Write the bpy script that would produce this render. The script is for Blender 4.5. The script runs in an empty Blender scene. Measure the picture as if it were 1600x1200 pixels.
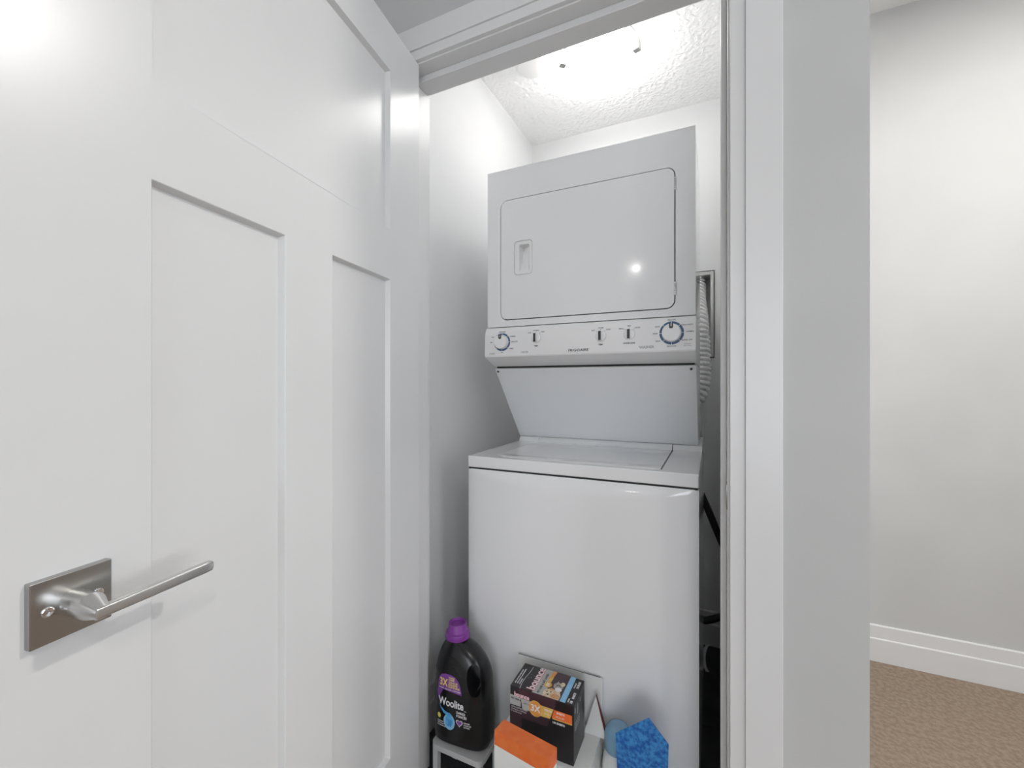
import bpy, bmesh, math, random
from mathutils import Matrix, Vector, noise
random.seed(4)
S = bpy.context.scene
C = S.collection
PI = math.pi
R = math.radians

# ------------------------------------------------------------------ camera
H = 1.168                      # eye height
cam_d = bpy.data.cameras.new('camera')
cam = bpy.data.objects.new('camera', cam_d); C.objects.link(cam)
cam_d.sensor_width = 36; cam_d.lens = 15.0; cam_d.clip_start = 0.02
cam.location = (0, 0, H); cam.rotation_euler = (R(90), 0, R(25.15))
S.camera = cam
# ------------------------------------------------------------------ world, exposure
w = bpy.data.worlds.new('world'); S.world = w; w.use_nodes = True
w.node_tree.nodes['Background'].inputs[0].default_value = (0.9, 0.93, 1, 1)
w.node_tree.nodes['Background'].inputs[1].default_value = 5.0
S.view_settings.view_transform = 'Standard'; S.view_settings.look = 'None'
S.view_settings.gamma = 1; S.view_settings.use_curve_mapping = False
S.view_settings.exposure = 0.26
CLOSET_LAMP = 9.0             # emission of the closet dome
HALL_LAMPS = [                 # x, y, watts, disc size : recessed hall lights
    (-0.93, -3.26, 4, .03),
    (1.10, -.75, 9, .18),
    (1.25, 1.25, 27, .16),
]
try:
    S.cycles.max_bounces = 14; S.cycles.diffuse_bounces = 8; S.cycles.use_denoising = True
except Exception: pass

# ------------------------------------------------------------------ materials
def mat(name, col, rough=.5, metal=0, coat=0, bump=None, var=None, spec=None, trans=0, alpha=1, emit=None):
    m = bpy.data.materials.new(name); m.use_nodes = True
    nt = m.node_tree; b = nt.nodes['Principled BSDF']
    b.inputs['Base Color'].default_value = (*col, 1)
    b.inputs['Roughness'].default_value = rough
    b.inputs['Metallic'].default_value = metal
    if coat: b.inputs['Coat Weight'].default_value = coat; b.inputs['Coat Roughness'].default_value = .06
    if spec is not None: b.inputs['Specular IOR Level'].default_value = spec
    if trans: b.inputs['Transmission Weight'].default_value = trans
    if emit:
        b.inputs['Emission Color'].default_value = (*emit[0], 1); b.inputs['Emission Strength'].default_value = emit[1]
    tc = nt.nodes.new('ShaderNodeTexCoord')
    if var:                    # (scale, second colour, detail)
        n = nt.nodes.new('ShaderNodeTexNoise'); n.inputs['Scale'].default_value = var[0]; n.inputs['Detail'].default_value = var[2]
        nt.links.new(tc.outputs['Object'], n.inputs['Vector'])
        r = nt.nodes.new('ShaderNodeValToRGB'); r.color_ramp.elements[0].position = .38; r.color_ramp.elements[1].position = .62
        r.color_ramp.elements[0].color = (*col, 1); r.color_ramp.elements[1].color = (*var[1], 1)
        nt.links.new(n.outputs['Fac'], r.inputs[0]); nt.links.new(r.outputs[0], b.inputs['Base Color'])
    if bump:                   # (scale, strength, distance)
        n = nt.nodes.new('ShaderNodeTexNoise'); n.inputs['Scale'].default_value = bump[0]; n.inputs['Detail'].default_value = 3
        nt.links.new(tc.outputs['Object'], n.inputs['Vector'])
        bp = nt.nodes.new('ShaderNodeBump'); bp.inputs['Strength'].default_value = bump[1]; bp.inputs['Distance'].default_value = bump[2]
        nt.links.new(n.outputs['Fac'], bp.inputs['Height']); nt.links.new(bp.outputs[0], b.inputs['Normal'])
    return m
M = {}
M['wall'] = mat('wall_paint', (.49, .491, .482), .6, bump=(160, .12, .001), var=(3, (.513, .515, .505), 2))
M['closet'] = mat('wall_paint_brightened', (.78, .785, .79), .55, bump=(160, .12, .001), var=(3, (.795, .80, .805), 2))  # wall paint again, with the closet's extra brightness put into the colour
M['trim'] = mat('trim_paint', (.665, .665, .662), .32, bump=(40, .01, .0005), var=(4, (.675, .675, .672), 2))
M['door'] = mat('door_paint', (.62, .62, .617), .28, bump=(30, .04, .001), var=(4, (.63, .63, .627), 2))
M['ceiling_flat'] = mat('hall_ceiling_paint', (.8, .8, .79), .8, bump=(60, .4, .003))
M['appliance'] = mat('white_enamel', (.84, .845, .85), .11, coat=.4, bump=(90, .012, .0005), var=(3, (.85, .855, .86), 1))
M['appliance_plain'] = mat('white_sheet_metal', (.82, .835, .85), .30, bump=(90, .02, .0005), var=(3, (.83, .845, .86), 1))
M['plastic_white'] = mat('white_plastic', (.84, .84, .84), .28, var=(6, (.85, .85, .85), 1))
M['gap'] = mat('dark_gap', (.02, .02, .022), .8, var=(20, (.03, .03, .03), 1))
M['charcoal'] = mat('charcoal_plastic', (.035, .037, .04), .4, var=(30, (.045, .045, .05), 1))
M['ink'] = mat('grey_ink', (.10, .10, .11), .6, var=(60, (.12, .12, .13), 1))
M['ink_lt'] = mat('pale_grey_ink', (.36, .37, .38), .6, var=(60, (.38, .39, .4), 1))
M['blue_ring'] = mat('slate_blue_ink', (.055, .115, .22), .4, var=(80, (.07, .13, .24), 1))
M['nickel'] = mat('brushed_nickel', (.40, .395, .385), .22, metal=1, var=(9, (.43, .425, .415), 2))
M['nickel_light'] = mat('brushed_nickel_lit', (.64, .635, .625), .3, metal=1, var=(9, (.67, .665, .655), 2))  # same nickel for lever and neck, their brighter reflection put into the colour
M['chrome'] = mat('bright_chrome', (.75, .75, .75), .15, metal=1, var=(9, (.78, .78, .78), 2))
M['foil'] = mat('duct_foil', (.92, .92, .92), .32, metal=.4, bump=(75, .8, .005), var=(20, (.9, .9, .9), 3))
M['rubber'] = mat('black_rubber', (.012, .012, .013), .5, var=(20, (.018, .018, .018), 1))
M['tile'] = mat('dark_tile', (.022, .022, .024), .45, bump=(25, .15, .002), var=(14, (.036, .036, .038), 5))
M['grout'] = mat('dark_grout', (.06, .06, .06), .9, var=(50, (.07, .07, .07), 2))
M['black_plastic'] = mat('black_bottle_plastic', (.006, .006, .007), .24, var=(10, (.009, .009, .01), 1))
M['purple'] = mat('purple_plastic', (.20, .035, .27), .38, var=(30, (.23, .045, .31), 1))
M['purple_ink'] = mat('purple_ink', (.19, .05, .30), .4, var=(30, (.21, .06, .33), 1))
M['violet_ink'] = mat('violet_ink', (.10, .05, .30), .4, var=(30, (.12, .06, .33), 1))
M['yellow_ink'] = mat('yellow_ink', (.80, .62, .12), .4, var=(30, (.83, .66, .16), 1))
M['white_ink'] = mat('white_ink', (.75, .74, .76), .4, var=(30, (.78, .77, .79), 1))
M['blue_ink'] = mat('blue_ink', (.05, .27, .62), .35, var=(60, (.12, .42, .75), 1))
M['paleblue_ink'] = mat('pale_blue_ink', (.22, .50, .75), .35, var=(60, (.28, .56, .8), 1))
M['black_card'] = mat('black_carton', (.012, .011, .012), .35, var=(20, (.016, .014, .016), 1))
M['plum_card'] = mat('plum_carton_ink', (.05, .024, .035), .35, var=(20, (.06, .03, .042), 1))
M['grey_card'] = mat('grey_carton_ink', (.40, .40, .39), .4, var=(40, (.43, .43, .42), 1))
M['orange_ink'] = mat('orange_ink', (.78, .15, .03), .4, var=(40, (.8, .19, .04), 1))
M['gold_ink'] = mat('gold_ink', (.66, .40, .08), .4, var=(40, (.74, .50, .14), 1))
M['amber_ink'] = mat('amber_ink', (.70, .27, .06), .4, var=(40, (.74, .33, .08), 1))
M['cream_ink'] = mat('cream_ink', (.74, .64, .48), .5, var=(120, (.6, .42, .24), 2))
M['tan_ink'] = mat('tan_ink', (.55, .26, .10), .5, var=(120, (.65, .36, .18), 2))
M['catgrey_ink'] = mat('cat_grey_ink', (.22, .19, .17), .5, var=(250, (.5, .46, .43), 2))
M['pink_ink'] = mat('pink_ink', (.62, .16, .20), .4, var=(40, (.65, .2, .24), 1))
M['white_card'] = mat('white_card', (.78, .79, .77), .55, var=(14, (.80, .81, .79), 1))
M['red_card'] = mat('red_card_edge', (.13, .015, .02), .5, var=(30, (.17, .02, .03), 1))
M['bag_blue'] = mat('blue_pouch_film', (.012, .10, .38), .22, bump=(40, .3, .004), var=(110, (.05, .27, .62), 4))
M['cap_blue'] = mat('pale_blue_plastic', (.28, .52, .72), .2, trans=.25, var=(20, (.32, .56, .76), 1))
M['floor'] = mat('brown_floor', (.235, .174, .127), .85, bump=(230, .8, .004), var=(70, (.32, .245, .182), 15))
M['stool'] = mat('pale_grey_plastic', (.5, .5, .5), .5, var=(10, (.52, .52, .52), 1))
M['glass_lamp'] = mat('lit_glass', (.9, .9, .9), .4, emit=((1, .985, .96), CLOSET_LAMP), var=(10, (.92, .92, .92), 1))
M['lens_lamp'] = mat('lit_lens', (.9, .9, .9), .4, emit=((1, .96, .90), 12), var=(10, (.92, .92, .92), 1))
# knock-down plaster of the closet ceiling
def plaster():
    m = mat('stippled_ceiling', (.95, .95, .95), .85); nt = m.node_tree; b = nt.nodes['Principled BSDF']
    tc = nt.nodes.new('ShaderNodeTexCoord')
    v = nt.nodes.new('ShaderNodeTexVoronoi'); v.feature = 'SMOOTH_F1'; v.inputs['Scale'].default_value = 62
    n = nt.nodes.new('ShaderNodeTexNoise'); n.inputs['Scale'].default_value = 45; n.inputs['Detail'].default_value = 4; n.inputs['Distortion'].default_value = 1.2
    a = nt.nodes.new('ShaderNodeMath'); a.operation = 'ADD'
    nt.links.new(tc.outputs['Object'], v.inputs['Vector']); nt.links.new(tc.outputs['Object'], n.inputs['Vector'])
    nt.links.new(v.outputs['Distance'], a.inputs[0]); nt.links.new(n.outputs['Fac'], a.inputs[1])
    bp = nt.nodes.new('ShaderNodeBump'); bp.inputs['Strength'].default_value = .6; bp.inputs['Distance'].default_value = .008
    nt.links.new(a.outputs[0], bp.inputs['Height']); nt.links.new(bp.outputs[0], b.inputs['Normal'])
    return m
M['plaster'] = plaster()
def pane():
    m = bpy.data.materials.new('window_glass'); m.use_nodes = True; nt = m.node_tree; nt.nodes.clear()
    o = nt.nodes.new('ShaderNodeOutputMaterial'); x = nt.nodes.new('ShaderNodeMixShader'); t = nt.nodes.new('ShaderNodeBsdfTransparent'); g = nt.nodes.new('ShaderNodeBsdfGlossy'); f = nt.nodes.new('ShaderNodeFresnel')
    g.inputs['Roughness'].default_value = .02; f.inputs['IOR'].default_value = 1.45; t.inputs[0].default_value = (.94, .95, .95, 1)
    nt.links.new(f.outputs[0], x.inputs[0]); nt.links.new(t.outputs[0], x.inputs[1]); nt.links.new(g.outputs[0], x.inputs[2]); nt.links.new(x.outputs[0], o.inputs[0]); return m
M['pane'] = pane()

# ------------------------------------------------------------------ helpers
MW = {}
def obj(name, bm, m, parent=None, smooth=None, bevel=None, recalc=True):
    """links bm (world coordinates) as one mesh object"""
    if recalc: bmesh.ops.recalc_face_normals(bm, faces=bm.faces)
    if parent is not None: bm.transform(MW[parent.name].inverted())
    me = bpy.data.meshes.new(name); bm.to_mesh(me); bm.free()
    ms = m if isinstance(m, list) else [m]
    for x in ms: me.materials.append(M[x])
    o = bpy.data.objects.new(name, me); C.objects.link(o)
    if parent is not None: o.parent = parent; MW[o.name] = MW[parent.name].copy()
    else: MW[o.name] = Matrix.Identity(4)
    if bevel:
        bv = o.modifiers.new('bevel', 'BEVEL'); bv.width = bevel; bv.segments = 3; bv.limit_method = 'ANGLE'; bv.angle_limit = R(40)
        bv.harden_normals = True; smooth = 30
    if smooth:
        for p in me.polygons: p.use_smooth = True
        try: me.set_sharp_from_angle(angle=R(smooth))
        except Exception: pass
    return o
def thing(name, label, cat, loc=(0, 0, 0), rz=0, group=None):
    o = bpy.data.objects.new(name, None); C.objects.link(o)
    o.location = loc; o.rotation_euler = (0, 0, rz); o.empty_display_size = .05
    MW[o.name] = Matrix.Translation(loc) @ Matrix.Rotation(rz, 4, 'Z')
    o['label'] = label; o['category'] = cat
    if group: o['group'] = group
    return o
def tag(o, label, cat): o['label'] = label; o['category'] = cat; return o
def struct(name, bm, m, parent=None, **k):
    o = obj(name, bm, m, parent, **k)
    if parent is None: o['kind'] = 'structure'
    return o
def B(): return bmesh.new()
def box(bm, x0, x1, y0, y1, z0, z1, mi=0, mx=None):
    vs = [bm.verts.new((x, y, z)) for x in (x0, x1) for y in (y0, y1) for z in (z0, z1)]
    if mx is not None:
        for v in vs: v.co = mx @ v.co
    for f in ((0, 1, 3, 2), (4, 6, 7, 5), (0, 4, 5, 1), (2, 3, 7, 6), (0, 2, 6, 4), (1, 5, 7, 3)):
        bm.faces.new([vs[i] for i in f]).material_index = mi
    return bm
def prism_x(bm, prof, x0, x1, mi=0):
    a = [bm.verts.new((x0, y, z)) for y, z in prof]; b = [bm.verts.new((x1, y, z)) for y, z in prof]
    n = len(prof)
    for i in range(n): bm.faces.new([a[i], a[(i+1) % n], b[(i+1) % n], b[i]]).material_index = mi
    bm.faces.new(a[::-1]).material_index = mi; bm.faces.new(b).material_index = mi
    return bm
def lathe(bm, prof, loc=(0, 0, 0), axis='Z', n=40, mi=0):
    """prof: list of (r, h)"""
    rot = {'Z': Matrix.Identity(4), '-Y': Matrix.Rotation(R(90), 4, 'X'), 'X': Matrix.Rotation(R(90), 4, 'Y'), '-Z': Matrix.Rotation(PI, 4, 'X')}[axis]
    mx = Matrix.Translation(loc) @ rot
    rings = []
    for r, h in prof:
        if r < 1e-6: rings.append([bm.verts.new(mx @ Vector((0, 0, h)))])
        else: rings.append([bm.verts.new(mx @ Vector((r*math.cos(2*PI*i/n), r*math.sin(2*PI*i/n), h))) for i in range(n)])
    for a, b in zip(rings, rings[1:]):
        if len(a) == 1 and len(b) == 1: continue
        for i in range(n):
            j = (i+1) % n
            if len(a) == 1: f = bm.faces.new([a[0], b[i], b[j]])
            elif len(b) == 1: f = bm.faces.new([a[i], a[j], b[0]])
            else: f = bm.faces.new([a[i], a[j], b[j], b[i]])
            f.material_index = mi
    for e, flip in ((rings[0], True), (rings[-1], False)):
        if len(e) > 1: bm.faces.new(e[::-1] if flip else e).material_index = mi
    return bm
def rrect(x0, x1, z0, z1, r, n=6):
    pts = []
    for cx, cz, a in ((x1-r, z1-r, 0), (x0+r, z1-r, 90), (x0+r, z0+r, 180), (x1-r, z0+r, 270)):
        for i in range(n+1):
            t = R(a + 90*i/n); pts.append((cx + r*math.cos(t), cz + r*math.sin(t)))
    return pts
def plate(bm, outer, inner, d0, d1, plane='XZ', mi=0):
    """a plate with an optional hole; outer/inner are 2d loops, d0..d1 the thickness along the third axis"""
    def P(p, d): return (p[0], d, p[1]) if plane == 'XZ' else (p[0], p[1], d) if plane == 'XY' else (d, p[0], p[1])
    for d in (d0, d1):
        edges = []
        for loop in [outer] + ([inner] if inner else []):
            vs = [bm.verts.new(P(p, d)) for p in loop]
            edges += [bm.edges.new((vs[i], vs[(i+1) % len(vs)])) for i in range(len(vs))]
        res = bmesh.ops.triangle_fill(bm, edges=edges, use_beauty=True)
        for g in res['geom']:
            if isinstance(g, bmesh.types.BMFace): g.material_index = mi
    for loop in [outer] + ([inner] if inner else []):
        n = len(loop)
        a = [bm.verts.new(P(p, d0)) for p in loop]; b = [bm.verts.new(P(p, d1)) for p in loop]
        for i in range(n): bm.faces.new([a[i], a[(i+1) % n], b[(i+1) % n], b[i]]).material_index = mi
    bmesh.ops.remove_doubles(bm, verts=bm.verts, dist=1e-6)
    return bm
def spline(pts, n=12):
    P = [Vector(p) for p in pts]; P = [2*P[0]-P[1]] + P + [2*P[-1]-P[-2]]; out = []
    for i in range(1, len(P)-2):
        for k in range(n):
            t = k/n; a, b, c, d = P[i-1:i+3]
            out.append(.5*((2*b) + (c-a)*t + (2*a-5*b+4*c-d)*t*t + (3*b-a-3*c+d)*t**3))
    out.append(P[-2]); return out
def tube(bm, path, rad, n=16, mi=0):
    """rad: number or f(index, angle)"""
    N = Vector((1, 0, 0)); prev = None; rings = []
    for i, p in enumerate(path):
        t = (path[min(i+1, len(path)-1)] - path[max(i-1, 0)]).normalized()
        if prev is None:
            N = t.orthogonal().normalized()
        N = (N - t*N.dot(t)).normalized(); Bn = t.cross(N); prev = t
        rings.append([bm.verts.new(p + (N*math.cos(2*PI*k/n) + Bn*math.sin(2*PI*k/n)) * (rad(i, 2*PI*k/n) if callable(rad) else rad)) for k in range(n)])
    for a, b in zip(rings, rings[1:]):
        for k in range(n): bm.faces.new([a[k], a[(k+1) % n], b[(k+1) % n], b[k]]).material_index = mi
    bm.faces.new(rings[0][::-1]).material_index = mi; bm.faces.new(rings[-1]).material_index = mi
    return bm
def add_text(bm, s, size, x, z, mi=0, rot=0, sx=1, bold=0, align='LEFT', shear=0, th=.0002):
    """text in the local XZ plane (facing -Y, y = 0)"""
    cu = bpy.data.curves.new('t', 'FONT'); cu.body = s; cu.size = size; cu.align_x = align; cu.extrude = th; cu.offset = bold; cu.shear = shear
    cu.resolution_u = 3
    o = bpy.data.objects.new('t', cu); C.objects.link(o)
    bpy.context.view_layer.update()
    me = bpy.data.meshes.new_from_object(o.evaluated_get(bpy.context.evaluated_depsgraph_get()))
    bpy.data.objects.remove(o); bpy.data.curves.remove(cu)
    nv = len(bm.verts); nf = len(bm.faces)
    bm.from_mesh(me); bpy.data.meshes.remove(me)
    bm.verts.ensure_lookup_table(); bm.faces.ensure_lookup_table()
    c, q = math.cos(rot), math.sin(rot)
    for v in bm.verts[nv:]:
        a, b, d = v.co.x*sx, v.co.y, v.co.z
        v.co = (x + a*c - b*q, -d, z + a*q + b*c)
    for f in bm.faces[nf:]: f.material_index = mi
def patch(bm, pts, mi=0, off=0.0, th=.0002):
    """a thin printed polygon in the XZ plane"""
    a = [bm.verts.new((x, -off-th, z)) for x, z in pts]; f = bm.faces.new(a); f.material_index = mi
def ell(cx, cz, rx, rz, n=24, a0=0): return [(cx + rx*math.cos(2*PI*i/n+a0), cz + rz*math.sin(2*PI*i/n+a0)) for i in range(n)]
def dense(bm, cuts_len=.006):
    for _ in range(4):
        es = [e for e in bm.edges if e.calc_length() > cuts_len]
        if not es: break
        bmesh.ops.subdivide_edges(bm, edges=es, cuts=1)
        bmesh.ops.triangulate(bm, faces=[f for f in bm.faces if len(f.verts) > 4])

# ------------------------------------------------------------------ room shell
CEIL = 2.44
WY = .957                      # hall face of the closet front wall
BY = 2.11                      # closet back wall
FY = 2.29                      # far hall wall
LX, RX = -.87, .138            # closet side walls
JL, JR = -.783, .0275          # clear faces of the jamb legs
JT = 2.050                     # underside of the jamb head
HX0, HX1, HY0 = -1.05, 2.7, -4.2
HC = 2.74                      # hall ceiling

bm = B(); box(bm, HX0-.1, HX1+.1, HY0-.1, 1.0, -.1, 0); box(bm, .2535-.06, HX1+.1, 1.0, FY+.1, -.1, 0)
struct('floor', bm, 'floor')
bm = B(); box(bm, HX0-.1, .2535-.06, 1.001, FY+.1, -.1, -.012)
fl2 = struct('floor_closet', bm, 'grout')
tx = [-.99, -.5835, -.177, .2295]; 
k = 0
for i in range(3):
    for (y0, y1) in ((1.004, 1.30), (1.3035, 1.60), (1.6035, 1.90), (1.9035, 2.2)):
        x0, x1 = max(tx[i]+.0015, LX-.02), min(tx[i+1]-.0015, RX+.02)
        bm = B(); box(bm, x0, x1, y0, y1, -.012, -.0005*(1+(k % 2)*.4)); k += 1
        obj('tile', bm, 'tile', fl2, bevel=.001)
bm = B(); box(bm, HX0-.1, HX1+.1, HY0-.1, WY, HC, HC+.1); box(bm, .2535, HX1+.1, WY, FY+.1, HC, HC+.1)
struct('ceiling', bm, 'ceiling_flat')
bm = B(); box(bm, LX-.1, .2535, 1.072, FY+.1, CEIL, CEIL+.1)
struct('ceiling_closet', bm, 'plaster')
# closet front wall: left of the door, above it, right of it
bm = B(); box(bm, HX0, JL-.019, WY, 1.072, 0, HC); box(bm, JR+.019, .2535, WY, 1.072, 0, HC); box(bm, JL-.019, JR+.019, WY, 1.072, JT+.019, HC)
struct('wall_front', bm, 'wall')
bm = B(); box(bm, LX-.1, LX, 1.072, BY+.1, -.1, CEIL); struct('wall_closet_left', bm, 'closet')
bm = B(); box(bm, RX, .2535, 1.072, FY, -.1, CEIL); box(bm, .18, .2535, 1.072, FY, CEIL+.1, HC); struct('wall_closet_right', bm, 'closet')
# closet back wall with the hole of the dryer box
VX0, VX1, VZ0, VZ1 = -.235, -.004, 1.300, 1.662
bm = B()
box(bm, LX, VX0, BY, BY+.12, -.1, CEIL); box(bm, VX1, RX, BY, BY+.12, -.1, CEIL)
box(bm, VX0, VX1, BY, BY+.12, -.1, VZ0); box(bm, VX0, VX1, BY, BY+.12, VZ1, CEIL)
struct('wall_closet_back', bm, 'closet')
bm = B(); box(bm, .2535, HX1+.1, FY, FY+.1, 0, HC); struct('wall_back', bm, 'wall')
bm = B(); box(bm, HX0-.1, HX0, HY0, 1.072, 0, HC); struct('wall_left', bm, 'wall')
# walls out of view, with windows added to fill the hall with soft daylight
WA = (-.9, .92, .55, 2.3)     # right wall: y0 y1 z0 z1
WB = (.0, 2.45, .08, 2.40)    # wall behind: x0 x1 z0 z1
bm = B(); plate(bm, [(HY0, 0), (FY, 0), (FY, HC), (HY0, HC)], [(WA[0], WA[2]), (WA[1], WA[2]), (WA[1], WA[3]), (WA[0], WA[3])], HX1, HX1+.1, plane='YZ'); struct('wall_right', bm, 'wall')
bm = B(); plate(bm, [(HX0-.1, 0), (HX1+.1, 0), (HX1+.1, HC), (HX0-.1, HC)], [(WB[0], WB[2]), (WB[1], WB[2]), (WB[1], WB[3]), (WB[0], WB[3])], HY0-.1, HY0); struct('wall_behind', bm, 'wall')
def window(name, w4, d0, d1, plane):
    a, b, c, d = w4; rc = lambda e: [(a+e, c+e), (b-e, c+e), (b-e, d-e), (a+e, d-e)]
    bm = B(); plate(bm, rc(.0005), rc(.045), d0+.02, d1-.02, plane=plane); fr = struct(name, bm, 'trim', bevel=.002)
    bm = B(); plate(bm, rc(.0455), None, (d0+d1)/2-.003, (d0+d1)/2+.003, plane=plane); obj('pane', bm, 'pane', fr)
    ld = bpy.data.lights.new('daylight_portal', 'AREA'); ld.shape = 'RECTANGLE'; ld.size = b-a; ld.size_y = d-c; ld.cycles.is_portal = True
    o = bpy.data.objects.new('daylight_portal', ld); C.objects.link(o)
    if plane == 'YZ': o.location = (d1+.02, (a+b)/2, (c+d)/2); o.rotation_euler = (R(90), 0, R(90))
    else: o.location = ((a+b)/2, d0-.02, (c+d)/2); o.rotation_euler = (R(90), 0, R(180))
window('fill_window_1', WA, HX1, HX1+.1, 'YZ')
window('fill_window_2', WB, HY0-.1, HY0, 'XZ')

# base boards: plain lower board, thinner upper band
def baseboard_y(name, x0, x1, y):        # on a wall facing -Y
    bm = B(); prism_x(bm, [(y, 0), (y-.014, 0), (y-.014, .094), (y-.0115, .0975), (y-.009, .098), (y-.009, .148), (y-.006, .152), (y, .152)], x0, x1)
    return struct(name, bm, 'trim', bevel=.0008)
def baseboard_x(name, x, y0, y1, s):     # on a wall facing s*X
    bm = B(); pr = [(0, 0), (.014, 0), (.014, .094), (.0115, .0975), (.009, .098), (.009, .148), (.006, .152), (0, .152)]
    prism_x(bm, pr, -y1, -y0)
    bm.transform(Matrix(((0, s, 0, x), (-1, 0, 0, 0), (0, 0, 1, 0), (0, 0, 0, 1))))
    return struct(name, bm, 'trim', bevel=.0008)
baseboard_y('baseboard_back', .2535, HX1, FY)
baseboard_y('baseboard_front', .1185, .2535, WY)
baseboard_y('baseboard_closet_back', LX, RX, BY)
baseboard_x('baseboard_closet_left', LX, 1.10, BY-.014, 1)
baseboard_x('baseboard_left', HX0, HY0, WY, 1)
baseboard_x('baseboard_right', HX1, HY0, FY-.014, -1)

# jamb with stops
bm = B(); box(bm, JL-.019, JL, WY-.001, 1.075, 0, JT+.019); box(bm, JR, JR+.019, WY-.001, 1.075, 0, JT+.019); box(bm, JL, JR, WY-.001, 1.075, JT, JT+.019)
jamb = struct('trim_1', bm, 'trim', bevel=.001)
SD = .0115
for nm, a in (('stop', (JL, JL+SD, .997, 1.052, 0, JT-.018)), ('stop', (JR-SD, JR, .997, 1.052, 0, JT-.018)), ('stop', (JL, JR, .997, 1.052, JT-.018, JT))):
    bm = B(); box(bm, *a); obj('stop', bm, 'trim', jamb, bevel=.0018)
bm = B(); pr = rrect(.966, .990, .912, .968, .006)
plate(bm, pr, rrect(.972, .984, .925, .955, .003), JR-.0016, JR+.0005, plane='YZ')
sp = obj('strike_plate', bm, 'nickel', jamb, bevel=.0004)
sp['label'] = 'brushed metal strike plate'
bm = B(); box(bm, JR-.0004, JR+.0003, .972, .984, .925, .955); obj('strike_recess', bm, 'gap', jamb)
# casing: inner flat band and outer thicker board
RV = .004
def casing(name, vertical, x0, x1, z0, z1, inner):
    bm = B()
    if vertical:
        if inner == 'L': box(bm, x0, x0+.0265, WY-.0125, WY, z0, z1); box(bm, x0+.0265, x1, WY-.0165, WY, z0, z1)
        else: box(bm, x1-.0265, x1, WY-.0125, WY, z0, z1); box(bm, x0, x1-.0265, WY-.0165, WY, z0, z1)
    else:
        box(bm, x0, x1, WY-.0125, WY, z0, z0+.0265); box(bm, x0, x1, WY-.0165, WY, z0+.0265, z1)
    return struct(name, bm, 'trim', bevel=.0012)
casing('trim_2', True, JR+RV, JR+RV+.0885, 0, JT+RV, 'L')
casing('trim_3', True, JL-RV-.0885, JL-RV, 0, JT+RV, 'R')
casing('trim_4', False, JL-RV-.0885, JR+RV+.0885, JT+RV, JT+RV+.0885, None)

# ------------------------------------------------------------------ open door
DA = -81.5
D0 = (-.7335, .957, .012)
door = bpy.data.objects.new('door_1', None)
bpy.data.objects.remove(door)
DW, DH, TH = .813, 2.036, .035
MW['_door'] = Matrix.Translation(D0) @ Matrix.Rotation(R(DA), 4, 'Z')
xs = [0, .1408, .345, .4632, .673, DW]
zp = dict(low=(.24, 1.412), top=(1.533, 1.922))
holes = [(.1408, .345, *zp['low']), (.4632, .673, *zp['low']), (.1408, .673, *zp['top'])]
def in_hole(x, z): return any(a < x < b and c < z < d for a, b, c, d in holes)
bm = B()
zs = [0, .24, 1.412, 1.533, 1.922, DH]
IN, DP = .0045, .0118
for y, s in ((0, 1), (-TH, -1)):
    for i in range(len(xs)-1):
        for j in range(len(zs)-1):
            if in_hole((xs[i]+xs[i+1])/2, (zs[j]+zs[j+1])/2): continue
            bm.faces.new([bm.verts.new((x, y, z)) for x, z in ((xs[i], zs[j]), (xs[i+1], zs[j]), (xs[i+1], zs[j+1]), (xs[i], zs[j+1]))])
    for a, b, c, d in holes:
        o4 = [(a, c), (b, c), (b, d), (a, d)]; i4 = [(a+IN, c+IN), (b-IN, c+IN), (b-IN, d-IN), (a+IN, d-IN)]
        for q in range(4):
            r_ = (q+1) % 4
            bm.faces.new([bm.verts.new(p) for p in ((o4[q][0], y, o4[q][1]), (o4[r_][0], y, o4[r_][1]), (i4[r_][0], y-s*DP, i4[r_][1]), (i4[q][0], y-s*DP, i4[q][1]))])
o4 = [(0, 0), (DW, 0), (DW, DH), (0, DH)]
for q in range(4):
    r_ = (q+1) % 4
    bm.faces.new([bm.verts.new(p) for p in ((o4[q][0], 0, o4[q][1]), (o4[r_][0], 0, o4[r_][1]), (o4[r_][0], -TH, o4[r_][1]), (o4[q][0], -TH, o4[q][1]))])
bmesh.ops.remove_doubles(bm, verts=bm.verts, dist=1e-5)
bmesh.ops.recalc_face_normals(bm, faces=bm.faces)
door = obj('door_1', bm, 'door', bevel=.0013); door['kind'] = 'structure'
door.location = D0; door.rotation_euler = (0, 0, R(DA)); MW[door.name] = MW['_door'].copy()
door['label'] = 'white three panel shaker door standing open at left with a lever handle'
def dobj(name, bm, m, parent=None, **k):      # mesh given in door coordinates
    bm.transform(MW['_door']); return obj(name, bm, m, parent or door, **k)
for a, b, c, d in holes:
    bm = B(); box(bm, a+.001, b-.001, -TH+DP, -DP, c+.001, d-.001); dobj('panel', bm, 'door')
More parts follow.
